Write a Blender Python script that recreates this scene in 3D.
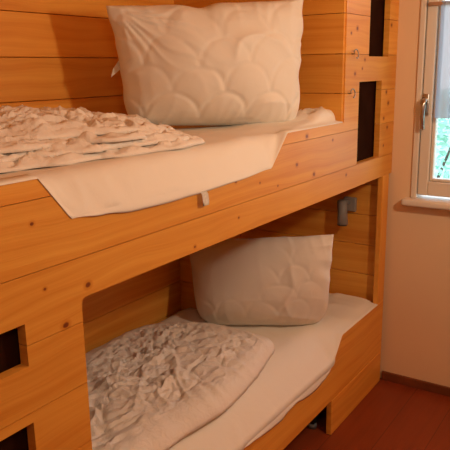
import bpy, bmesh, math, random
from mathutils import Vector, Matrix, noise
random.seed(7)
for o in list(bpy.data.objects): bpy.data.objects.remove(o, do_unlink=True)
SC = bpy.context.scene
COL = SC.collection

# ------------------------------------------------------------------ camera
cam_d = bpy.data.cameras.new('camera'); cam = bpy.data.objects.new('camera', cam_d); COL.objects.link(cam)
cam_d.sensor_width = 36.0; cam_d.lens = 51.548; cam_d.clip_start = 0.02
cr = Vector((0.55169883, -0.83390881, -0.01498317)); cu = Vector((0.20481304, 0.11804241, 0.97165714)); cf = Vector((0.80850481, 0.53913085, -0.23591926))
mw = Matrix((cr, cu, -cf)).transposed().to_4x4(); mw.translation = Vector((0.0, -1.02914, 1.57354))
cam.matrix_world = mw
SC.camera = cam

# ------------------------------------------------------------------ sky, lamp, fill light, exposure
SC.view_settings.view_transform = 'Standard'; SC.view_settings.look = 'None'
SC.view_settings.gamma = 1.0; SC.view_settings.use_curve_mapping = False
SC.view_settings.exposure = 0.18
W = bpy.data.worlds.new('sky'); SC.world = W; W.use_nodes = True
wn = W.node_tree.nodes; wl = W.node_tree.links
bg = wn['Background']; bg.inputs['Strength'].default_value = 3.1
tc = wn.new('ShaderNodeTexCoord'); sp = wn.new('ShaderNodeSeparateXYZ'); rp = wn.new('ShaderNodeValToRGB')
wl.new(tc.outputs['Generated'], sp.inputs[0]); wl.new(sp.outputs['Z'], rp.inputs[0]); wl.new(rp.outputs[0], bg.inputs['Color'])
rp.color_ramp.elements[0].position = 0.0; rp.color_ramp.elements[0].color = (0.86, 0.92, 1.0, 1)
rp.color_ramp.elements[1].position = 0.6; rp.color_ramp.elements[1].color = (0.62, 0.78, 1.0, 1)

def lamp(name, loc, energy, color, radius):
    d = bpy.data.lights.new(name, 'POINT'); d.energy = energy; d.color = color; d.shadow_soft_size = radius
    o = bpy.data.objects.new(name, d); COL.objects.link(o); o.location = loc; return o
lamp('room_lamp', (1.88, -1.15, 1.82), 31.0, (1.0, 0.785, 0.545), 0.06)
lamp('side_fill', (0.35, -0.88, 1.82), 10.5, (1.0, 0.785, 0.545), 0.12)  # unseen fill light, added to brighten the left of the front panel

# ------------------------------------------------------------------ material helpers
class NT:
    def __init__(s, name):
        s.m = bpy.data.materials.new(name); s.m.use_nodes = True
        s.n = s.m.node_tree.nodes; s.l = s.m.node_tree.links
        s.b = s.n['Principled BSDF']; s.out = s.n['Material Output']
    def node(s, t, **k):
        nd = s.n.new(t)
        for a, v in k.items(): setattr(nd, a, v)
        return nd
    def put(s, sock, v):
        if hasattr(v, 'bl_idname') or isinstance(v, bpy.types.NodeSocket): s.l.new(v, sock)
        else: sock.default_value = v
    def math(s, op, a, b=0.0, c=0.0, clamp=False):
        nd = s.node('ShaderNodeMath', operation=op); nd.use_clamp = clamp
        s.put(nd.inputs[0], a); s.put(nd.inputs[1], b)
        if op in ('MULTIPLY_ADD', 'SMOOTH_MIN', 'COMPARE'): s.put(nd.inputs[2], c)
        return nd.outputs[0]
    def xyz(s, x, y, z):
        nd = s.node('ShaderNodeCombineXYZ')
        for i, v in enumerate((x, y, z)): s.put(nd.inputs[i], v)
        return nd.outputs[0]
    def noise(s, vec, scale, detail=3.0, rough=0.5, dist=0.0):
        nd = s.node('ShaderNodeTexNoise'); s.put(nd.inputs['Vector'], vec)
        nd.inputs['Scale'].default_value = scale; nd.inputs['Detail'].default_value = detail
        nd.inputs['Roughness'].default_value = rough; nd.inputs['Distortion'].default_value = dist
        return nd.outputs[0]
    def ramp(s, f, stops):
        nd = s.node('ShaderNodeValToRGB'); s.put(nd.inputs[0], f); e = nd.color_ramp.elements
        while len(e) < len(stops): e.new(0.5)
        for k, (p, c) in enumerate(stops): e[k].position = p; e[k].color = (*c, 1)
        return nd.outputs[0]
    def mix(s, f, a, b, mode='MIX'):
        nd = s.node('ShaderNodeMix', data_type='RGBA', blend_type=mode)
        s.put(nd.inputs[0], f)
        for k, v in ((6, a), (7, b)):
            if isinstance(v, tuple): v = (*v, 1) if len(v) == 3 else v
            s.put(nd.inputs[k], v)
        return nd.outputs[2]
    def bump(s, h, strength, dist):
        nd = s.node('ShaderNodeBump'); nd.inputs['Strength'].default_value = strength; nd.inputs['Distance'].default_value = dist
        s.put(nd.inputs['Height'], h); s.l.new(nd.outputs[0], s.b.inputs['Normal'])
    def pos(s):
        g = s.node('ShaderNodeNewGeometry'); p = s.node('ShaderNodeSeparateXYZ'); s.l.new(g.outputs['Position'], p.inputs[0])
        return p.outputs[0], p.outputs[1], p.outputs[2]

SEAM, PW = 1.3218, 0.15            # plank seam height and plank width

def pine(name, axis='x', cross='z', light=(0.83, 0.41, 0.072), dark=(0.64, 0.230, 0.027), knots=None, sparse=True, rough=0.42):
    t = NT(name); P = dict(zip('xyz', t.pos()))
    a = P[axis]; c = P[cross]; d = P[[k for k in 'xyz' if k not in (axis, cross)][0]]
    idx = t.math('FLOOR', t.math('DIVIDE', t.math('SUBTRACT', c, SEAM), PW))
    wn_ = t.node('ShaderNodeTexWhiteNoise', noise_dimensions='1D'); t.l.new(idx, wn_.inputs['W']); rnd = wn_.outputs[0]
    off = t.math('MULTIPLY', rnd, 37.0)
    a2 = t.math('ADD', a, off)
    warp = t.noise(t.xyz(t.math('MULTIPLY', a2, 1.6), t.math('MULTIPLY', c, 5.0), d), 1.0, 2.0)
    cw = t.math('ADD', c, t.math('MULTIPLY', warp, 0.09))
    ring = t.noise(t.xyz(t.math('MULTIPLY', a2, 0.55), t.math('MULTIPLY', cw, 34.0), t.math('MULTIPLY', d, 6.0)), 1.0, 3.0, 0.6)
    fine = t.noise(t.xyz(t.math('MULTIPLY', a2, 5.0), t.math('MULTIPLY', cw, 260.0), d), 1.0, 2.0)
    blot = t.noise(t.xyz(t.math('MULTIPLY', a2, 2.2), t.math('MULTIPLY', c, 6.0), d), 1.0, 2.0)
    f = t.math('ADD', t.math('MULTIPLY', ring, 0.62), t.math('ADD', t.math('MULTIPLY', fine, 0.16), t.math('MULTIPLY', blot, 0.22)))
    mid = tuple((x + y) * 0.5 for x, y in zip(light, dark))
    col = t.ramp(f, [(0.34, light), (0.52, mid), (0.68, dark)])
    tone = t.math('ADD', t.math('MULTIPLY', rnd, 0.16), 0.90)
    col = t.mix(1.0, col, t.xyz(tone, tone, tone), 'MULTIPLY')
    kmask = None
    if knots:
        for (kx, kz, kr) in knots:
            dx = t.math('DIVIDE', t.math('SUBTRACT', a, kx), kr * .62); dz = t.math('DIVIDE', t.math('SUBTRACT', c, kz), kr * .5)
            q = t.math('ADD', t.math('MULTIPLY', dx, dx), t.math('MULTIPLY', dz, dz))
            kmask = q if kmask is None else t.math('MINIMUM', kmask, q)
        qk = t.math('ADD', kmask, t.math('MULTIPLY', t.math('SUBTRACT', t.noise(t.xyz(a, c, d), 90.0, 2.0), 0.5), 1.4))
        col = t.mix(t.math('SUBTRACT', 1.0, t.math('DIVIDE', qk, 7.0), clamp=True), col, tuple(x * 0.85 for x in dark))
        col = t.mix(t.math('SUBTRACT', 1.6, qk, clamp=True), col, (0.20, 0.050, 0.012))
    if sparse:
        v = t.node('ShaderNodeTexVoronoi', feature='F1'); v.inputs['Scale'].default_value = 1.0
        t.put(v.inputs['Vector'], t.xyz(t.math('MULTIPLY', a2, 3.6), t.math('MULTIPLY', c, 5.5), 0.0))
        q = v.outputs['Distance']
        s2 = t.node('ShaderNodeSeparateColor'); t.l.new(v.outputs['Color'], s2.inputs[0])
        size = t.math('MULTIPLY', t.math('SUBTRACT', s2.outputs[0], 0.45, clamp=True), 0.16)
        m = t.math('DIVIDE', t.math('SUBTRACT', size, q), 0.02, clamp=True)
        halo = t.math('DIVIDE', t.math('SUBTRACT', t.math('MULTIPLY', size, 2.4), q), 0.12, clamp=True)
        col = t.mix(t.math('MULTIPLY', halo, 0.45), col, tuple(x * 0.75 for x in dark))
        col = t.mix(t.math('MULTIPLY', m, 0.85), col, (0.11, 0.027, 0.008))
    t.l.new(col, t.b.inputs['Base Color']); t.b.inputs['Roughness'].default_value = rough
    t.b.inputs['Specular IOR Level'].default_value = 0.3
    t.bump(t.math('ADD', ring, fine), 0.12, 0.004)
    return t.m

def plain(name, color, rough=0.6, metal=0.0, bump=None, vary=0.0, vscale=4.0, spec=0.4):
    t = NT(name); x, y, z = t.pos(); v = t.xyz(x, y, z)
    if vary:
        nz = t.noise(v, vscale, 4.0)
        col = t.ramp(nz, [(0.3, tuple(c * (1 - vary) for c in color)), (0.7, tuple(min(1, c * (1 + vary)) for c in color))])
        t.l.new(col, t.b.inputs['Base Color'])
    else: t.b.inputs['Base Color'].default_value = (*color, 1)
    t.b.inputs['Roughness'].default_value = rough; t.b.inputs['Metallic'].default_value = metal
    t.b.inputs['Specular IOR Level'].default_value = spec
    if bump: t.bump(t.noise(v, bump[0], 4.0), bump[1], bump[2])
    return t.m

def cotton(name, color, bscale=38.0, bdist=0.006, bstr=0.35):
    t = NT(name); x, y, z = t.pos(); v = t.xyz(x, y, z)
    n1 = t.noise(v, bscale, 4.0, 0.6, 0.8); n2 = t.noise(v, 420.0, 2.0)
    t.b.inputs['Base Color'].default_value = (*color, 1); t.b.inputs['Roughness'].default_value = 0.9
    t.b.inputs['Specular IOR Level'].default_value = 0.15
    t.bump(t.math('ADD', n1, t.math('MULTIPLY', n2, 0.12)), bstr, bdist)
    return t.m

def floor_mat():
    t = NT('red_brown_laminate'); x, y, z = t.pos()
    bw = 0.19
    idx = t.math('FLOOR', t.math('DIVIDE', y, bw)); wn_ = t.node('ShaderNodeTexWhiteNoise', noise_dimensions='1D'); t.l.new(idx, wn_.inputs['W'])
    x2 = t.math('ADD', x, t.math('MULTIPLY', wn_.outputs[0], 11.0))
    g = t.noise(t.xyz(t.math('MULTIPLY', x2, 1.2), t.math('MULTIPLY', y, 26.0), 0.0), 1.0, 4.0, 0.6)
    bl = t.noise(t.xyz(t.math('MULTIPLY', x2, 2.5), t.math('MULTIPLY', y, 8.0), 0.0), 1.0, 2.0)
    f = t.math('ADD', t.math('MULTIPLY', g, 0.6), t.math('MULTIPLY', bl, 0.4))
    col = t.ramp(f, [(0.3, (0.27, 0.052, 0.016)), (0.7, (0.19, 0.033, 0.010))])
    fr = t.math('FRACT', t.math('DIVIDE', y, bw)); seam = t.math('LESS_THAN', fr, 0.018)
    fx = t.math('FRACT', t.math('DIVIDE', x2, 1.28)); seam2 = t.math('LESS_THAN', fx, 0.0028)
    col = t.mix(t.math('MULTIPLY', t.math('MAXIMUM', seam, seam2), 0.55), col, (0.05, 0.014, 0.005))
    t.l.new(col, t.b.inputs['Base Color']); t.b.inputs['Roughness'].default_value = 0.38; t.b.inputs['Specular IOR Level'].default_value = 0.35
    t.bump(g, 0.06, 0.003)
    return t.m

FRONT_KNOTS = [(0.981, 1.102, .011), (0.907, 1.031, .012), (0.839, 1.274, .007), (1.218, 1.045, .006), (1.391, 1.093, .007), (1.606, 1.243, .007),
    (1.748, 1.218, .006), (2.002, 1.243, .011), (2.077, 1.335, .012), (1.866, 1.190, .006), (0.858, 1.129, .006), (2.44, 1.145, .010), (2.14, 1.19, .012),
    (2.50, 1.545, .012), (2.51, 1.72, .012), (2.60, 1.60, .010), (2.575, 1.565, .008), (2.90, 1.41, .014), (2.87, 1.46, .013), (2.90, 1.30, .013), (2.85, 1.345, .012), (2.90, 1.75, .012),
    (2.45, 1.70, .008), (2.86, 1.22, .010), (1.62, 1.13, .006), (2.30, 1.30, .008)]
M = dict(
    front=pine('honey_pine_front', 'x', 'z', knots=FRONT_KNOTS, sparse=False),
    back=pine('honey_pine_boards', 'x', 'z'),
    side=pine('honey_pine_end_boards', 'y', 'z'),
    post=pine('honey_pine_post', 'z', 'x', sparse=False),
    ceil=pine('honey_pine_ceiling', 'x', 'y'),
    sheet=cotton('white_sheet_cotton', (0.80, 0.75, 0.68), 14.0, 0.006, 0.25),
    duvet=cotton('crinkled_white_cotton', (0.80, 0.74, 0.68), 42.0, 0.010, 0.45),
    pillow=cotton('quilted_white_microfibre', (0.80, 0.755, 0.69), 16.0, 0.006, 0.18),
    wall=plain('cream_wall_paint', (0.80, 0.58, 0.37), 0.85, bump=(120.0, 0.12, 0.002), vary=0.03, vscale=1.5, spec=0.2),
    paint=plain('white_window_paint', (0.74, 0.66, 0.56), 0.45, bump=(60.0, 0.05, 0.001), vary=0.02),
    floor=floor_mat(),
    base=plain('dark_skirting_wood', (0.17, 0.048, 0.016), 0.5, vary=0.2, vscale=9.0),
    slot_shade=plain('slot_shade_dark', (0.028, 0.010, 0.005), 0.95, vary=0.2, vscale=9.0, spec=0.0),  # near-black, stands in for the shade inside the slots
    chrome=plain('brushed_steel', (0.55, 0.52, 0.48), 0.28, 1.0, vary=0.05),
    screw=plain('zinc_steel', (0.50, 0.46, 0.42), 0.35, 1.0, vary=0.05),
    grey=plain('grey_lamp_plastic', (0.24, 0.22, 0.20), 0.5, vary=0.05),
    dark=plain('black_metal', (0.012, 0.012, 0.014), 0.5, vary=0.1),
    rubber=plain('grey_plastic_foot', (0.16, 0.18, 0.21), 0.5, vary=0.1),
    tag=plain('white_satin_label', (0.86, 0.83, 0.78), 0.6, bump=(300.0, 0.2, 0.001), vary=0.12, vscale=160.0),
    rod=plain('brown_wood_rod', (0.50, 0.31, 0.20), 0.5, vary=0.15, vscale=20.0),
    grass=plain('pale_lawn', (0.38, 0.60, 0.45), 0.9, vary=0.25, vscale=2.0),
    leaf=plain('pale_green_leaf', (0.40, 0.66, 0.54), 0.7, vary=0.3, vscale=6.0),
    bark=plain('grey_bark', (0.10, 0.07, 0.05), 0.9, vary=0.2, vscale=12.0),
    house=plain('white_render', (0.72, 0.74, 0.78), 0.8, vary=0.03),
    slate=plain('grey_roof_tiles', (0.28, 0.30, 0.34), 0.7, vary=0.1),
    pane_dark=plain('dark_house_glass', (0.10, 0.12, 0.15), 0.2, vary=0.05),
)
def glass_mat():
    t = NT('window_glass'); t.n.remove(t.b)
    tr = t.node('ShaderNodeBsdfTransparent'); tr.inputs[0].default_value = (0.96, 0.98, 0.97, 1)
    gl = t.node('ShaderNodeBsdfGlossy'); gl.inputs['Roughness'].default_value = 0.03
    mx = t.node('ShaderNodeMixShader'); fr = t.node('ShaderNodeFresnel'); fr.inputs[0].default_value = 1.15
    t.l.new(fr.outputs[0], mx.inputs[0]); t.l.new(tr.outputs[0], mx.inputs[1]); t.l.new(gl.outputs[0], mx.inputs[2]); t.l.new(mx.outputs[0], t.out.inputs[0])
    return t.m
def sheer_mat():
    t = NT('white_voile'); t.n.remove(t.b); x, y, z = t.pos()
    tr = t.node('ShaderNodeBsdfTransparent'); tl = t.node('ShaderNodeBsdfTranslucent'); df = t.node('ShaderNodeBsdfDiffuse')
    tl.inputs[0].default_value = (0.30, 0.34, 0.42, 1); df.inputs[0].default_value = (0.70, 0.70, 0.72, 1)
    m1 = t.node('ShaderNodeMixShader'); m1.inputs[0].default_value = 0.4; t.l.new(tl.outputs[0], m1.inputs[1]); t.l.new(df.outputs[0], m1.inputs[2])
    m2 = t.node('ShaderNodeMixShader'); t.l.new(tr.outputs[0], m2.inputs[1]); t.l.new(m1.outputs[0], m2.inputs[2])
    wv = t.noise(t.xyz(t.math('MULTIPLY', y, 900.0), t.math('MULTIPLY', z, 900.0), 0.0), 1.0, 1.0)
    t.l.new(t.math('ADD', t.math('MULTIPLY', wv, 0.1), 0.86), m2.inputs[0])
    t.l.new(m2.outputs[0], t.out.inputs[0]); return t.m
M['glass'] = glass_mat(); M['sheer'] = sheer_mat()

# ------------------------------------------------------------------ object helpers
ORG = {}
def empty(name, loc, label=None, cat=None, group=None, kind=None):
    o = bpy.data.objects.new(name, None); COL.objects.link(o); o.location = loc; o.empty_display_size = 0.1
    ORG[o] = Vector(loc); tagit(o, label, cat, group, kind); return o
def tagit(o, label=None, cat=None, group=None, kind=None):
    for k, v in (('label', label), ('category', cat), ('group', group), ('kind', kind)):
        if v: o[k] = v
    return o
def obj(name, bm, mat, parent=None, base=None, smooth=False):
    """bm is in world coordinates; the object's origin is its parent's (or its own base)."""
    org = ORG[parent] if parent is not None else Vector(base if base else (0, 0, 0))
    bmesh.ops.translate(bm, verts=bm.verts, vec=-org)
    bmesh.ops.recalc_face_normals(bm, faces=bm.faces)
    me = bpy.data.meshes.new(name); bm.to_mesh(me); bm.free(); me.materials.append(M[mat])
    if smooth:
        for p in me.polygons: p.use_smooth = True
    o = bpy.data.objects.new(name, me); COL.objects.link(o)
    if parent is not None: o.parent = parent
    else: o.location = org
    ORG[o] = org
    return o
def box(bm, x0, x1, y0, y1, z0, z1, bev=0.0, seg=2):
    r = bmesh.ops.create_cube(bm, size=1.0); vs = r['verts']
    for v in vs: v.co = Vector((x0 + (v.co.x + .5) * (x1 - x0), y0 + (v.co.y + .5) * (y1 - y0), z0 + (v.co.z + .5) * (z1 - z0)))
    if bev:
        es = list({e for v in vs for e in v.link_edges})
        bmesh.ops.bevel(bm, geom=es, offset=bev, segments=seg, affect='EDGES', profile=0.5)
    return bm
def prism(bm, pts, y0, y1):
    """polygon of (x, z) extruded along y"""
    a = [bm.verts.new((x, y0, z)) for x, z in pts]; b = [bm.verts.new((x, y1, z)) for x, z in pts]; n = len(pts)
    bm.faces.new(a); bm.faces.new(b[::-1])
    for i in range(n): bm.faces.new((a[i], b[i], b[(i + 1) % n], a[(i + 1) % n]))
def tube(bm, pts, r, n=10, close=True):
    pts = [Vector(p) for p in pts]; rings = []; rr = r if isinstance(r, (list, tuple)) else [r] * len(pts)
    for i, p in enumerate(pts):
        d = (pts[min(i + 1, len(pts) - 1)] - pts[max(i - 1, 0)]).normalized()
        u = d.cross(Vector((0, 0, 1)));  u = u if u.length > 0.05 else d.cross(Vector((0, 1, 0))); u.normalize(); v = d.cross(u)
        rings.append([bm.verts.new(p + (u * math.cos(2 * math.pi * k / n) + v * math.sin(2 * math.pi * k / n)) * rr[i]) for k in range(n)])
    for a, b in zip(rings, rings[1:]):
        for k in range(n): bm.faces.new((a[k], a[(k + 1) % n], b[(k + 1) % n], b[k]))
    if close: bm.faces.new(rings[0][::-1]); bm.faces.new(rings[-1])
def grid(bm, P):
    V = [[bm.verts.new(p) if p is not None else None for p in row] for row in P]
    for i in range(len(V) - 1):
        for j in range(len(V[0]) - 1):
            q = (V[i][j], V[i + 1][j], V[i + 1][j + 1], V[i][j + 1])
            if None not in q: bm.faces.new(q)
    return V
def temp(bm):
    me = bpy.data.meshes.new('t'); bmesh.ops.recalc_face_normals(bm, faces=bm.faces); bm.to_mesh(me); bm.free()
    o = bpy.data.objects.new('t', me); COL.objects.link(o); return o
def cut(bm, cutter, bev=0.0025):
    """boolean difference with the cutter, then a small bevel; returns a new bmesh"""
    a = temp(bm); c = temp(cutter) if cutter else None
    if c:
        m = a.modifiers.new('b', 'BOOLEAN'); m.operation = 'DIFFERENCE'; m.solver = 'EXACT'; m.use_self = True; m.object = c
    if bev:
        m = a.modifiers.new('v', 'BEVEL'); m.width = bev; m.segments = 2; m.limit_method = 'ANGLE'; m.angle_limit = math.radians(35)
    dg = bpy.context.evaluated_depsgraph_get(); me = bpy.data.meshes.new_from_object(a.evaluated_get(dg))
    out = bmesh.new(); out.from_mesh(me); bpy.data.meshes.remove(me)
    for o in (a, c):
        if o: bpy.data.objects.remove(o, do_unlink=True)
    return out
def ss(a, b, x):
    t = max(0.0, min(1.0, (x - a) / (b - a))); return t * t * (3 - 2 * t)
def nz(x, y, z=0.0): return noise.noise((x, y, z))
def ridge(x, y, z, p=2.0): return (1.0 - min(1.0, abs(noise.noise((x, y, z))) * 1.9)) ** p
def interp(tab, x):
    if x <= tab[0][0]: return tab[0][1]
    for (a, fa), (b, fb) in zip(tab, tab[1:]):
        if x <= b: t = (x - a) / (b - a); t = t * t * (3 - 2 * t); return fa + (fb - fa) * t
    return tab[-1][1]

XR, YR = 2.988, 0.816
# ------------------------------------------------------------------ the room
def struct(name, bm, mat, base=(0, 0, 0)): return tagit(obj(name, bm, mat, None, base), kind='structure')
RX0, RY0, RZ1 = -1.4, -2.7, 2.45
struct('floor', box(bmesh.new(), RX0 - .2, XR + .2, RY0 - .2, YR + .25, -0.12, 0.0), 'floor')
struct('ceiling', box(bmesh.new(), RX0 - .2, XR + .2, RY0 - .2, YR + .25, RZ1, RZ1 + .12), 'ceil')
struct('wall_back', box(bmesh.new(), RX0 - .2, XR + .2, YR + .03, YR + .25, 0, RZ1), 'wall')
struct('wall_front', box(bmesh.new(), RX0 - .2, XR + .2, RY0 - .2, RY0, 0, RZ1), 'back')
struct('wall_left', box(bmesh.new(), RX0 - .2, RX0, RY0, YR + .03, 0, RZ1), 'side')
WY0, WY1, WZ0, WZ1 = -0.90, -0.100, 0.966, 2.06      # window opening
bm = bmesh.new()
box(bm, XR, XR + .2, WY1, YR + .03, 0, RZ1); box(bm, XR, XR + .2, RY0, WY0, 0, RZ1)
box(bm, XR, XR + .2, WY0, WY1, 0, WZ0 - .03); box(bm, XR, XR + .2, WY0, WY1, WZ1, RZ1)
struct('wall_right', bm, 'wall')
bm = bmesh.new(); box(bm, XR - .014, XR, RY0, -0.001, 0, .046, .003); struct('baseboard_right', bm, 'base')
bm = bmesh.new(); box(bm, RX0, RX0 + .014, RY0, YR + .03, 0, .046, .003); struct('baseboard_left', bm, 'base')
bm = bmesh.new(); box(bm, RX0 + .015, XR - .015, RY0, RY0 + .014, 0, .046, .003); struct('baseboard_front', bm, 'base')

# the window in the right-hand wall
win = empty('window_1', (XR, (WY0 + WY1) / 2, WZ0), kind='structure')
bm = bmesh.new()                                            # casing lining the opening
box(bm, XR - .010, XR + .11, WY1 - .026, WY1, WZ0, WZ1, .004); box(bm, XR - .010, XR + .11, WY0, WY0 + .026, WZ0, WZ1, .004)
box(bm, XR - .010, XR + .11, WY0 + .026, WY1 - .026, WZ1 - .026, WZ1, .004)
obj('casing', bm, 'paint', win)
S0, S1 = WY0 + .030, WY1 - .030
bm = bmesh.new()                                            # opening sash with glazing bead
zb, zt = WZ0 + .016, WZ1 - .03
box(bm, XR - .004, XR + .06, S1 - .046, S1, zb, zt, .005); box(bm, XR - .004, XR + .06, S0, S0 + .046, zb, zt, .005)
box(bm, XR - .004, XR + .06, S0 + .046, S1 - .046, zb, zb + .066, .005); box(bm, XR - .004, XR + .06, S0 + .046, S1 - .046, zt - .066, zt, .005)
g0, g1, h0, h1 = S0 + .048, S1 - .048, zb + .068, zt - .068
box(bm, XR + .010, XR + .05, g1 - .014, g1, h0, h1, .003); box(bm, XR + .010, XR + .05, g0, g0 + .014, h0, h1, .003)
box(bm, XR + .010, XR + .05, g0 + .014, g1 - .014, h0, h0 + .012, .003); box(bm, XR + .010, XR + .05, g0 + .014, g1 - .014, h1 - .012, h1, .003)
obj('sash', bm, 'paint', win)
obj('glass_pane', box(bmesh.new(), XR + .024, XR + .028, g0 + .004, g1 - .004, h0 + .004, h1 - .004), 'glass', win)
bm = bmesh.new(); box(bm, XR - .058, XR + .10, WY0 - .03, WY1 + .032, WZ0 - .034, WZ0, .013, 4); obj('window_sill', bm, 'paint', win)
hy, hz = WY1 - .046, 1.420                                  # handle: rose plate and a lever hanging down
bm = bmesh.new(); box(bm, XR - .014, XR - .003, hy - .016, hy + .016, hz - .07, hz + .03, .005, 3)
hd = obj('handle_plate', bm, 'chrome', win, smooth=True)
bm = bmesh.new(); tube(bm, [(XR - .010, hy, hz), (XR - .030, hy, hz), (XR - .038, hy, hz - .004), (XR - .043, hy, hz - .022), (XR - .041, hy, hz - .075), (XR - .037, hy, hz - .125), (XR - .036, hy, hz - .132)],
     [.013, .012, .012, .012, .0105, .010, .006], 12)
obj('handle_lever', bm, 'chrome', hd, smooth=True)

# ------------------------------------------------------------------ the bunk bed
XL, XE = 0.37, 2.405                                        # left end, end wall of the upper bunk
bed = empty('bunk_bed', (1.65, 0.40, 0.0), 'built-in honey pine bunk bed with step slots cut through its plank front', 'bunk bed')
T = 0.025
def planks(bm, x0, x1, y0, y1, z0, z1, gap=.0018):
    ks = [z0] + [SEAM + PW * k for k in range(-9, 8) if z0 + .012 < SEAM + PW * k < z1 - .012] + [z1]
    for a, b in zip(ks, ks[1:]):
        box(bm, x0, x1, y0, y1, a + (gap / 2 if a != z0 else 0), b - (gap / 2 if b != z1 else 0))
    return bm
# front panel: plank wall over the whole length minus the bunk openings, notches and steps
bm = planks(bmesh.new(), XL, XR - .001, 0, T, 0, 2.30)
cu_ = bmesh.new()
prism(cu_, [(0.958, -.05), (0.958, 1.062), (0.962, 1.074), (0.972, 1.0775), (3.2, 1.0775), (3.2, -.05)], -.1, .1)                # lower bunk opening
prism(cu_, [(0.2, 1.364), (0.862, 1.363), (0.944, 1.263), (1.819, 1.2545), (1.927, 1.360), (XE - .004, 1.360), (XE - .004, 2.5), (0.2, 2.5)], -.1, .1)   # upper notch and bunk opening
for (a, b, c, d) in ((2.642, 2.874, 1.614, 1.950), (2.548, 2.806, 1.175, 1.512), (0.54, 0.799, 0.977, 1.071), (0.54, 0.798, 0.756, 0.848)):
    prism(cu_, [(a, c), (b, c), (b, d), (a, d)], -.1, .1)
obj('front_panel', cut(bm, cu_, .0028), 'front', bed)
bm = bmesh.new()                                           # front rail of the lower bunk, notched like the upper one
prism(bm, [(0.965, .168), (2.957, .168), (2.957, .441), (2.446, .441), (2.349, .335), (1.075, .335), (0.985, .441), (0.965, .441)], 0, T)
obj('lower_rail', cut(bm, None, .003), 'front', bed)
bm = bmesh.new(); box(bm, 2.356, 2.957, 0, T, 0, .1665); obj('foot_board', cut(bm, None, .003), 'front', bed)
bm = bmesh.new(); box(bm, 2.874, 2.957, 0, T, .4425, 1.0765, .003); obj('corner_post', bm, 'post', bed)
obj('back_panel', cut(planks(bmesh.new(), XL + .03, XR - .014, YR, YR + .022, 0, 2.30), None, .003), 'back', bed)
bm = planks(bmesh.new(), XE - .017, XE - .001, T + .001, YR - .001, 1.10, 2.30); planks(bm, XE - .017, XE - .001, .005, T + .003, 1.3625, 2.30)
obj('end_panel', cut(bm, None, .0015), 'side', bed)
obj('side_panel', cut(planks(bmesh.new(), 2.918, 2.943, T + .001, YR - .001, 0, 2.30), None, .003), 'side', bed)
obj('side_panel', cut(planks(bmesh.new(), XL, XL + .028, T + .001, YR - .001, 0, 2.30), None, .003), 'side', bed)
obj('half_wall', cut(planks(bmesh.new(), 2.362, 2.387, .58, YR - .001, .40, 1.075), None, .003), 'side', bed)
obj('upper_deck', box(bmesh.new(), XL + .03, 2.916, T + .001, YR - .001, 1.079, 1.099), 'back', bed)
obj('lower_deck', box(bmesh.new(), XL + .03, 2.916, T + .001, YR - .001, .235, .255), 'back', bed)
obj('end_ledge', box(bmesh.new(), 2.455, 2.916, T + .001, YR - .001, .395, .4395), 'back', bed)
obj('light_cover', box(bmesh.new(), XE + .026, 2.916, T + .001, YR - .001, 2.27, 2.298), 'back', bed)  # unseen cover added to stop light leaking into the end compartment
obj('slot_shade_backing', box(bmesh.new(), XE + .002, 2.916, .034, .046, 1.10, 2.269), 'slot_shade', bed)  # added dark board: shade of the compartment painted behind the slots
obj('slot_shade_backing', box(bmesh.new(), .40, .93, .034, .046, .46, 1.078), 'slot_shade', bed)  # same painted shade behind the left step slots
bm = bmesh.new(); box(bm, 2.356, 2.394, .082, .12, .026, .233, .003); leg = obj('support_leg', bm, 'dark', bed)
bm = bmesh.new(); tube(bm, [(2.375, .101, 0), (2.375, .101, .020), (2.375, .101, .026)], [.022, .022, .016], 14); obj('foot_cap', bm, 'rubber', leg, smooth=True)
for (hx, hz_) in ((2.462, 1.622), (2.440, 1.471)):         # open screw hooks on the post
    bm = bmesh.new(); pts = [(hx, .004, hz_ + .0), (hx, -.010, hz_ + .0)]
    for k in range(15):
        a = math.radians(150 - k * 19.5); pts.append((hx + .017 * math.cos(a) + .003, -.014 - .002 * k / 3, hz_ + .017 * math.sin(a)))
    tube(bm, pts, .0026, 8); obj('screw_hook', bm, 'screw', bed, smooth=True)

# ------------------------------------------------------------------ mattresses in their sheets
def sheet(nx, x0, x1, top, edge, drop, ny, yf, ytab, zfun, hide, seed, wr):
    """sheet pulled over a mattress, down to the rail's notched edge and a little way over it"""
    P = []
    for i in range(nx + 1):
        x = x0 + (x1 - x0) * i / nx; e = interp_lin(edge, x); row = []
        for k in range(ny):
            y = .792 - (.792 - yf) * (k / (ny - 1)) ** .85
            row.append(None if hide(x, y) else (x, y, zfun(x, y)))
        D = max(0.0, top - (e + .0075)); f = min(1.0, D / .09)
        zt_ = zfun(x, yf)
        for (y, s) in ytab:
            w = (.0025 * nz(x * 9, s * .8, seed) + .0045 * nz(x * 2.6, s * .4, seed + 5)) * f * min(1, 3 * s)
            w += f * wr(x, s)
            fl = T + .004 + (yf - T - .004) * (1 - s) ** 1.3
            row.append((x, (y * f + fl * (1 - f)) + w - f * .030 * s, zt_ - (zt_ - (e + .0075)) * (s * f + (1 - f) * s ** 3.5)))
        dr = max(0.0, drop(x)); n7 = nz(x * 7, 1, seed); g = min(1.0, dr / .006)
        row += [(x, .012 - .0155 * f, e + .0048 + .0005 * f), (x, -.001 - .002 * g - .001 * f, e + .0040 - .001 * f), (x, -.002 - .0045 * g - .002 * n7 * g, e + .002 - .3 * dr), (x, -.0024 - .006 * g - .003 * n7 * g, e + .001 - .65 * dr), (x, -.0024 - .005 * g - .003 * n7 * g, e + .0005 - dr), (x, -.0018 - .001 * g, e - dr)]
        P.append(row)
    return P
def interp_lin(tab, x):
    if x <= tab[0][0]: return tab[0][1]
    for (a, fa), (b, fb) in zip(tab, tab[1:]):
        if x <= b: return fa + (fb - fa) * (x - a) / (b - a)
    return tab[-1][1]
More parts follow.
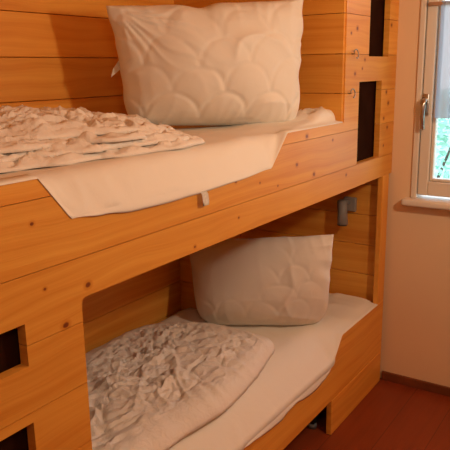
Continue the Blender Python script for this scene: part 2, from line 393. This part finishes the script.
def zu(x, y):
    z = 1.356 + .004 * nz(x * 3, y * 3) + .004 * ridge(x * 5 + y * 3, y * 6, 1.3, 3) * ss(.5, .1, y) - .03 * ss(.74, .792, y)
    b = ss(2.16, 2.33, x) * ss(.30, .10, y)
    return z + .016 * ss(1.90, 2.2, x) * ss(.5, .2, y) + b * (.010 + .026 * ridge(x * 15, y * 17, 4.0, 1.4) + .012 * ridge(x * 34, y * 30, 6.0, 1.4)) + .004 * ridge(x * 9 + y * 5, y * 7, 8.0, 2) * ss(1.8, 2.1, x)
UT = [(.058, .04), (.050, .10), (.044, .18), (.040, .28), (.037, .40), (.034, .55), (.032, .70), (.030, .85), (.028, 1.0)]
EU = [(.862, 1.363), (.944, 1.263), (1.819, 1.2545), (1.927, 1.360)]
DU = [(.955, 0), (1.04, .008), (1.14, .018), (1.28, .020), (1.40, .018), (1.60, .011), (1.80, 0)]
mu = empty('mattress', (1.38, .42, 1.10), 'upper bunk mattress in a white fitted sheet spilling over the rail notch', 'mattress', 'bunk mattresses')
bm = bmesh.new(); grid(bm, sheet(260, .405, 2.386, 1.356, EU, lambda x: interp(DU, x), 42, .072, UT, zu, lambda x, y: False, 2.0, lambda x, s: -.010 * ridge(x * 11 - s * .35, s * .3, 5, 2.5) * ss(1.25, 1.0, x) * min(1, s * 2.5) * (1 - .6 * s) - .004 * ridge(x * 3 + s, s * 1.5, 9, 3) * s * (1 - s) * 4)); obj('fitted_sheet', bm, 'sheet', mu, smooth=True)
bm = bmesh.new(); box(bm, .41, 2.358, .048, .785, 1.10, 1.338, .02, 3); obj('core', bm, 'sheet', mu)
P = []
for i in range(5):                                         # small care label hanging below the sheet edge
    x = 1.413 + .028 * i / 4
    P.append([(x, -.004, 1.250), (x, -.013 - .0003 * i, 1.236), (x, -.015 - .0004 * i, 1.216), (x + .001, -.015, 1.205)])
bm = bmesh.new(); grid(bm, P)
r = bmesh.ops.solidify(bm, geom=bm.faces[:], thickness=.0012)
tg = obj('care_tag', bm, 'tag', mu, smooth=True); tg['label'] = 'small white care label below the sheet edge'

ZB = [(.97, .325), (1.3, .318), (1.5, .328), (1.619, .334), (1.677, .330), (1.744, .322), (1.815, .314), (1.883, .308), (1.945, .320), (2.01, .324), (2.078, .309), (2.132, .302), (2.186, .302), (2.257, .311), (2.291, .318), (2.331, .333), (2.36, .336)]
def zl(x, y):
    z = .447 + .004 * nz(x * 3, y * 3, 9) + .009 * ridge(x * 2.2 + y * 2, y * 4 - x * 1.2, 11.3, 3) * ss(.6, .2, y) - .02 * ss(.75, .792, y)
    return z + (.003 + .010 * ridge(x * 7, y * 5, 3.0, 2)) * ss(2.35, 2.7, x) * ss(.40, .15, y) + .004 * ridge(x * 5 - y * 2, y * 10, 14, 2)
LT = [(.135, .03), (.115, .08), (.098, .16), (.083, .26), (.070, .38), (.058, .52), (.047, .68), (.037, .85), (.028, 1.0)]
EL = [(.985, .441), (1.075, .335), (2.349, .335), (2.446, .441)]
ml = empty('mattress', (1.38, .42, .255), 'lower bunk mattress in a white fitted sheet reaching the side panel', 'mattress', 'bunk mattresses')
bm = bmesh.new(); grid(bm, sheet(280, .405, 2.872, .447, EL, lambda x: .336 - interp(ZB, x) if 1.08 < x < 2.36 else 0, 46, .155, LT, zl, lambda x, y: x > 2.355 and y > .572, 7.0, lambda x, s: -.007 * ridge(x * 5 + s * .8, s * .7, 15, 2.5) * min(1, s * 3) - .012 * (.5 + .5 * nz(x * 5, s, 3)) * s ** 2)); obj('fitted_sheet', bm, 'sheet', ml, smooth=True)
bm = bmesh.new(); box(bm, .41, 2.360, .075, .785, .256, .425, .03, 3); obj('core', bm, 'sheet', ml)

# ------------------------------------------------------------------ crumpled duvets
def smooth_loop(pts, n):
    out = []; m = len(pts)
    for i in range(n):
        t = i / n * m; k = int(t); f = t - k; p = [Vector((*pts[(k + j - 1) % m], 0)) for j in range(4)]
        q = 0.5 * ((2 * p[1]) + (p[2] - p[0]) * f + (2 * p[0] - 5 * p[1] + 4 * p[2] - p[3]) * f * f + (3 * p[1] - p[0] - 3 * p[2] + p[3]) * f ** 3)
        out.append((q.x, q.y))
    return out
def crumple(x, y, s, seed):
    """folded cotton: warped ridges over a few scales, about -0.4 .. 1"""
    wx = x * s + .55 * nz(x * s * .8, y * s * .8, seed + 5); wy = y * s + .55 * nz(x * s * .8, y * s * .8, seed + 9)
    a = ridge(wx * .8, wy * .8, seed, 2.6); b = ridge(wx * 1.7 + 3, wy * 1.7, seed + 2, 2.4); c = ridge(wx * 3.7, wy * 3.7, seed + 3, 2.0)
    return a * .55 + b * .34 + c * .16 - .22 + .30 * nz(wx * .6, wy * .6, seed + 7)
def slab(bm, outline, zbase, hfun, na=300, nr=84, round_=.10, edge_noise=0.0, seed=0.0, center=None):
    lp = smooth_loop(outline, na)
    cx = sum(p[0] for p in lp) / na; cy = sum(p[1] for p in lp) / na
    if center: cx, cy = center
    if edge_noise: lp = [(x + edge_noise * (nz(x * 9, y * 9, seed) + .45 * nz(x * 31, y * 31, seed)), y + edge_noise * .8 * nz(x * 11, y * 9, seed + 4)) for x, y in lp]
    rings = []
    for j in range(1, nr + 1):
        r = (j / nr) ** .8
        ring = []
        for (ex, ey) in lp:
            x = cx + (ex - cx) * r; y = cy + (ey - cy) * r
            L = math.hypot(ex - cx, ey - cy); d = (1 - r) * L          # distance from the edge
            e = min(1.0, d / round_); prof = math.sqrt(max(0.0, 1 - (1 - e) ** 2))
            ring.append(bm.verts.new((x, y, zbase(x, y) + hfun(x, y, d, prof))))
        rings.append(ring)
    c = bm.verts.new((cx, cy, zbase(cx, cy) + hfun(cx, cy, 1, 1)))
    for k in range(na): bm.faces.new((c, rings[0][k], rings[0][(k + 1) % na]))
    for a, b in zip(rings, rings[1:]):
        for k in range(na): bm.faces.new((a[k], b[k], b[(k + 1) % na], a[(k + 1) % na]))
    low = [bm.verts.new((v.co.x * .97 + cx * .03, v.co.y * .97 + cy * .03, zbase(v.co.x, v.co.y) - .001)) for v in rings[-1]]
    for k in range(na): bm.faces.new((rings[-1][k], low[k], low[(k + 1) % na], rings[-1][(k + 1) % na]))
    bm.faces.new(low[::-1])
def creases(x, y, s, seed):
    """long thin fabric creases running in a few directions"""
    h = 0.0
    for k, ang in enumerate((.35, 1.05, 2.1, 2.75)):
        c, q = math.cos(ang), math.sin(ang); a = x * c + y * q; b = -x * q + y * c
        w = ss(-.02, .35, nz(a * s * .9, b * s * 1.1, seed + 10 * k))
        h += w * ridge(a * s * .55 + .5 * nz(x * s, y * s, seed), b * s * 1.9 + .4 * nz(x * s * .6, y * s * .6, seed + k), seed + 3 * k, 3.0)
    return h
def folds(x, y, s, seed):
    """crinkled cloth: soft puffs cut by narrow curved valleys and a few raised creases"""
    wx = x * s + .7 * nz(x * s * .5, y * s * .5, seed + 5); wy = y * s + .7 * nz(x * s * .5, y * s * .5, seed + 9)
    v = ridge(wx * .75, wy * .75, seed, 6.0) * .8 + ridge(wx * 1.35 + 4, wy * 1.35, seed + 2, 6.0) * .55
    r = ridge(wx * .9 + 9, wy * .9 + 3, seed + 6, 5.0) * .75
    return r - v + .35 * nz(wx * .9, wy * .9, seed + 12)
# upper duvet: flat folded layers, their edges stacked at the front
OU = [(.50, .16), (.80, .155), (.96, .135), (1.14, .100), (1.32, .072), (1.47, .060), (1.58, .10), (1.66, .20), (1.76, .36), (1.88, .50), (1.96, .60), (1.93, .70), (1.75, .765), (1.4, .775), (1.0, .775), (.55, .765), (.45, .5)]
bm = bmesh.new()
def fall(x, y): return ss(2.02, 1.25, x + .12 * (y - .1))      # thins out towards its right tip
lay = [(0.000, 0.00, .020, 1.0), (0.018, 0.028, .022, 2.0), (0.036, 0.062, .022, 3.0), (0.052, 0.105, .030, 4.0)]
for k, (dz, inset, th, sd) in enumerate(lay):
    ol = [(x - inset * (1.6 if x > 1.3 else 0) * (.6 + .4 * nz(x * 4, y * 4, sd)), y + (inset * (.8 + .8 * nz(x * 5, sd, 2)) if y < .45 else 0)) for x, y in OU]
    last = k == len(lay) - 1
    def hf(x, y, d, prof, th=th, sd=sd, last=last, dz=dz):
        k_ = .35 + .65 * fall(x, y); m = ss(0, .03, d)
        h = th * prof * (.55 + .45 * fall(x, y)) + .009 * folds(x * .8, y, 20.0, sd) * m * k_
        if last: h += (.020 * folds(x * .8, y, 9.0, 8.0) + .007 * crumple(x, y, 9.0, sd)) * ss(0, .06, d) * k_ + .020 * ss(.25, .6, y) * ss(.0, .2, d) * fall(x, y) + .012 * ridge(x * 3.5, y * 9, 21, 2) * prof
        else: h += .014 * folds(x * .6, y * 1.5, 13.0, sd + 3) * m * k_
        return h
    def zb2(x, y, dz=dz): return 1.3600 + dz * (.25 + .75 * fall(x, y))
    slab(bm, ol, zb2, hf, na=360 if last else 300, nr=110 if last else 50, round_=.05 if not last else .10, edge_noise=.026, seed=sd, center=(1.15, .44))
du = tagit(obj('duvet', bm, 'duvet', None, (1.15, .44, 1.36), True), 'crumpled white duvet folded flat in layers on the upper bunk', 'duvet', 'white duvets')
# lower duvet: one thick puffy fold with puckers running in from its sewn edge
OL = [(.60, .13), (1.0, .10), (1.43, .085), (1.63, .062), (1.85, .090), (2.02, .130), (2.12, .155), (2.165, .185), (2.185, .27), (2.19, .42), (2.17, .58), (2.10, .69), (1.98, .765), (1.7, .778), (1.2, .778), (.62, .77), (.52, .45)]
bm = bmesh.new()
def hl(x, y, d, prof):
    base = (.062 - .020 * ss(.35, .75, y)) * prof
    front = ss(.50, .15, y)
    puck = ridge(x * 17 + 2.0 * nz(x * 4, y * 4, 3), y * 2.2, 44.0, 1.6)
    edge = math.exp(-((d - .06) / .06) ** 2)
    inner = ss(.05, .20, d); back = ss(.3, .65, y)
    return base + .008 * (puck - .4) * edge * front + (.0150 * folds(x, y, 7.8, 31.0) + .009 * creases(x, y, 8.0, 60.0)) * (inner * .85 + .15 * ss(0, .04, d)) + (.0045 + .007 * back) * folds(x, y, 19.0, 5.0) * ss(.02, .08, d) * (.45 + .55 * inner)
slab(bm, OL, lambda x, y: .4525, hl, na=380, nr=120, round_=.11, edge_noise=.008, seed=6.0, center=(1.45, .42))
tagit(obj('duvet', bm, 'duvet', None, (1.4, .42, .4525), True), 'thick crumpled white duvet lying on the lower bunk', 'duvet', 'white duvets')

# ------------------------------------------------------------------ pillows
def pillow(name, c, n_front, thick, waist, quilt, label, base, seed, pucker=.012, sag=0.0, rb=.08, crease=.010, corner=.0, sagc=.0, N=110):
    TL, TR, BL, BR = [Vector(p) for p in c]; nrm = Vector(n_front).normalized()
    Wd = (TR - TL).length; Hd = (TL - BL).length
    def mid(u, v):
        q = max(0.0, -v)
        uu = u * (1 - waist[0] * (1 - v * v) - rb * abs(u) ** 3 * q ** 5); vv = v * (1 - waist[1] * (1 - u * u))
        if v < 0: vv += rb * 1.1 * abs(u) ** 5 * q ** 2
        if v > 0: vv -= v * v * (sag * (math.exp(-((u + .12) / .13) ** 2) - .25 * math.exp(-((u - .12) / .16) ** 2)) + .028 * nz(u * 2.6, 7, seed) * (1 - u * u)); uu -= .03 * nz(v * 3, 2, seed + 2) * abs(u) * (1 - v)
        uu += .035 * nz(v * 2.6, 5 * u, seed + 9) * abs(u) ** 3 * (1 - v * v)
        a = (uu + 1) / 2; b = (vv + 1) / 2
        return (BL.lerp(BR, a)).lerp(TL.lerp(TR, a), b)
    def th(u, v): return thick * (max(0, 1 - abs(u) ** 2.0) * max(0, 1 - abs(v + .12 * (1 - v * v)) ** 2.2)) ** .52
    def det(u, v, s):
        x = u * Wd / 2; y = v * Hd / 2; eu = (1 - abs(u)) * Wd / 2; ev = (1 - abs(v)) * Hd / 2; e = min(eu, ev)
        h = 0.0
        pk = lambda ee, t: math.exp(-ee / .05) * ss(0, .012, ee) * (ridge(t * 13 + .6 * nz(x * 6, y * 6, seed), ee * 3, seed + s, 1.6) - .4)
        h += pucker * (pk(eu, y) + pk(ev, x))                               # puckers square to the seams
        h += .010 * nz(x * 5, y * 5, seed + 2 * s) * ss(0, .08, e)
        h += crease * (ridge(x * 4 + y * 3 + .4 * nz(x * 4, y * 4, seed), y * 4 - x * 2, seed + 3 * s, 4) - .15) * ss(0, .08, e) * ss(-.1, .4, nz(x * 3, y * 3, seed + 41))
        ct = Vector((x + Wd * .46, y - Hd * .46)); rr = ct.length; an = math.atan2(ct.y, ct.x)   # creases fanning out of the top corner
        h += corner * math.exp(-rr / .20) * ss(.02, .08, rr) * (ridge(an * 5.5 + 1.2 * nz(rr * 6, an * 2, seed), rr * 3, seed + 51, 1.6) - .35) * ss(0, .04, e)
        h += sagc * (ridge(x * 2.2 + .5 * nz(x * 4, y * 4, 77), (y + .25 * x * x) * 13, seed + 61, 3.0) - .2) * ss(-.2, -.75, v) * ss(0, .05, e)
        if quilt:                                                         # clam-shell stitching, faint in places
            R = quilt[0]; xw = x + .03 * nz(x * 5, y * 5, seed + 11); yw = y + .03 * nz(x * 5, y * 5, seed + 17)
            best = 9
            for row in range(-5, 6):
                for cl in range(-5, 6):
                    cxx = (cl + .5 * (row % 2)) * R * 2; cyy = row * R
                    if yw > cyy: best = min(best, abs(math.hypot(xw - cxx, yw - cyy) - R))
            w = quilt[2] + (1 - quilt[2]) * ss(-.1, .35, nz(x * 3.2, y * 3.2, seed + 23))
            h -= quilt[1] * math.exp(-(best / .008) ** 2) * ss(0, .03, e) * w
            h += quilt[1] * .45 * ss(0, .05, best) * w * ss(0, .06, e)
        return h
    bm = bmesh.new(); F = []; B = []
    for i in range(N + 1):
        fr = []; bk = []
        for j in range(N + 1):
            u = math.sin((-1 + 2 * i / N) * math.pi / 2); v = math.sin((-1 + 2 * j / N) * math.pi / 2)
            u = .5 * u + .5 * (-1 + 2 * i / N); v = .5 * v + .5 * (-1 + 2 * j / N)
            p = mid(u, v); t = th(u, v)
            a = bm.verts.new(p + nrm * (t + det(u, v, 1))); fr.append(a)
            bk.append(a if i in (0, N) or j in (0, N) else bm.verts.new(p - nrm * (t * .55 + .4 * det(u, v, 2))))
        F.append(fr); B.append(bk)
    for i in range(N):
        for j in range(N):
            bm.faces.new((F[i][j], F[i + 1][j], F[i + 1][j + 1], F[i][j + 1]))
            try: bm.faces.new((B[i][j], B[i][j + 1], B[i + 1][j + 1], B[i + 1][j]))
            except ValueError: pass
    return tagit(obj(name, bm, 'pillow', None, base, True), label, 'pillow', 'white quilted pillows'), mid
pu, midu = pillow('pillow', ((1.687, .565, 1.785), (2.285, .125, 1.822), (1.800, .60, 1.372), (2.235, .115, 1.350)), (-.60, -.79, .06), .15, (.03, .02), (.098, .0062, .5),
    'big puffy white quilted pillow standing on the upper bunk', (2.0, .36, 1.36), 3.0, sag=.07, rb=.05, crease=.014, corner=.013)
bm = bmesh.new()                                            # sewn-in label on the left seam
s0 = midu(-1, .05) + Vector((0, 0, 0))
V = [bm.verts.new(s0 + Vector(d)) for d in ((.004, 0, .025), (-.022, .012, -.012), (-.030, .016, -.040), (.006, .002, -.012))]
bm.faces.new(V); bmesh.ops.solidify(bm, geom=bm.faces[:], thickness=.0015)
obj('care_tag', bm, 'tag', pu)
pillow('pillow', ((2.325, .735, .80), (2.412, .036, .895), (2.205, .600, .438), (2.50, .095, .440)), (-.78, -.52, .34), .15, (.01, .015), (.085, .0024, .0),
    'smooth white pillow standing on the lower bunk', (2.35, .36, .45), 13.0, pucker=.010, sag=.03, rb=.12, sagc=.007)

# ------------------------------------------------------------------ reading lamp under the upper bunk
la = empty('reading_lamp', (2.918, .19, .86), 'small grey wall lamp on the wooden side panel above the lower bunk', 'lamp')
bm = bmesh.new(); box(bm, 2.898, 2.918, .140, .205, .885, .955, .006, 3); obj('mounting_plate', bm, 'grey', la)
bm = bmesh.new(); tube(bm, [(2.900, .178, .93), (2.880, .190, .935), (2.868, .197, .932)], .010, 10); obj('arm', bm, 'grey', la, smooth=True)
bm = bmesh.new(); tube(bm, [(2.866, .196, .945), (2.866, .196, .942), (2.864, .192, .88), (2.860, .188, .825), (2.860, .188, .822)], [.018, .024, .024, .026, .022], 18); obj('lamp_shade', bm, 'grey', la, smooth=True)

# ------------------------------------------------------------------ half curtain on its rod
bm = bmesh.new(); ry = XR - .022
tube(bm, [(ry, S1 - .006, 1.833), (ry, S1 - .012, 1.833), (ry, S0 + .012, 1.833), (ry, S0 + .006, 1.833)], [.004, .0085, .0085, .004], 12)
tube(bm, [(ry, S1 - .03, 1.833), (XR - .003, S1 - .03, 1.833)], .006, 8); tube(bm, [(ry, S0 + .03, 1.833), (XR - .003, S0 + .03, 1.833)], .006, 8)
tagit(obj('curtain_rod', bm, 'rod', None, (ry, -.5, 1.833), True), 'thin brown rod across the top of the window sash', 'curtain rod')
P = []
for i in range(121):
    y = (S1 - .066) + ((S0 + .058) - (S1 - .066)) * i / 120; row = []
    for j in range(13):
        z = 1.843 - (1.843 - 1.343) * j / 12; amp = .004 + .005 * j / 12
        row.append((ry + amp * math.sin(y * 95 + .7 * math.sin(y * 23)) - .010, y, z))
    P.append(row)
bm = bmesh.new(); grid(bm, P)
tagit(obj('half_curtain', bm, 'sheer', None, (ry, -.5, 1.34), True), 'sheer white half curtain over the upper window glass', 'curtain')

# ------------------------------------------------------------------ outside the window
bm = bmesh.new(); box(bm, XR + .25, 60, -30, 30, -.6, -.5); struct('lawn', bm, 'grass')
def shrub(x, y, h, w, seed, label):
    rng = random.Random(seed)
    r = empty('leafy_shrub', (x, y, -.5), label, 'shrub')
    bm = bmesh.new()
    for k in range(7):
        a = rng.uniform(0, 6.28); tube(bm, [(x, y, -.5), (x + .25 * w * math.cos(a), y + .25 * w * math.sin(a), -.5 + h * .45), (x + .6 * w * math.cos(a), y + .6 * w * math.sin(a), -.5 + h * .85)], [.03, .02, .008], 6)
    obj('stem', bm, 'bark', r)
    bm = bmesh.new()
    for k in range(3200):
        a = rng.uniform(0, 6.28); q = rng.random() ** .5; t = rng.uniform(.05, 1)
        rad = w * q * math.sqrt(max(.05, 1 - (t * 1.5 - .6) ** 2 * .9))
        p = Vector((x + rad * math.cos(a), y + rad * math.sin(a), -.5 + h * t))
        d = Vector((rng.uniform(-1, 1), rng.uniform(-1, 1), rng.uniform(-.6, .8))).normalized(); s = d.cross(Vector((rng.random(), rng.random(), rng.random()))).normalized(); L = rng.uniform(.05, .10)
        bm.faces.new([bm.verts.new(p), bm.verts.new(p + d * L * .5 + s * L * .28), bm.verts.new(p + d * L), bm.verts.new(p + d * L * .5 - s * L * .28)])
    obj('foliage', bm, 'leaf', r)
shrub(6.2, .9, 1.75, 1.0, 4, 'pale green leafy shrub beyond the window glass')
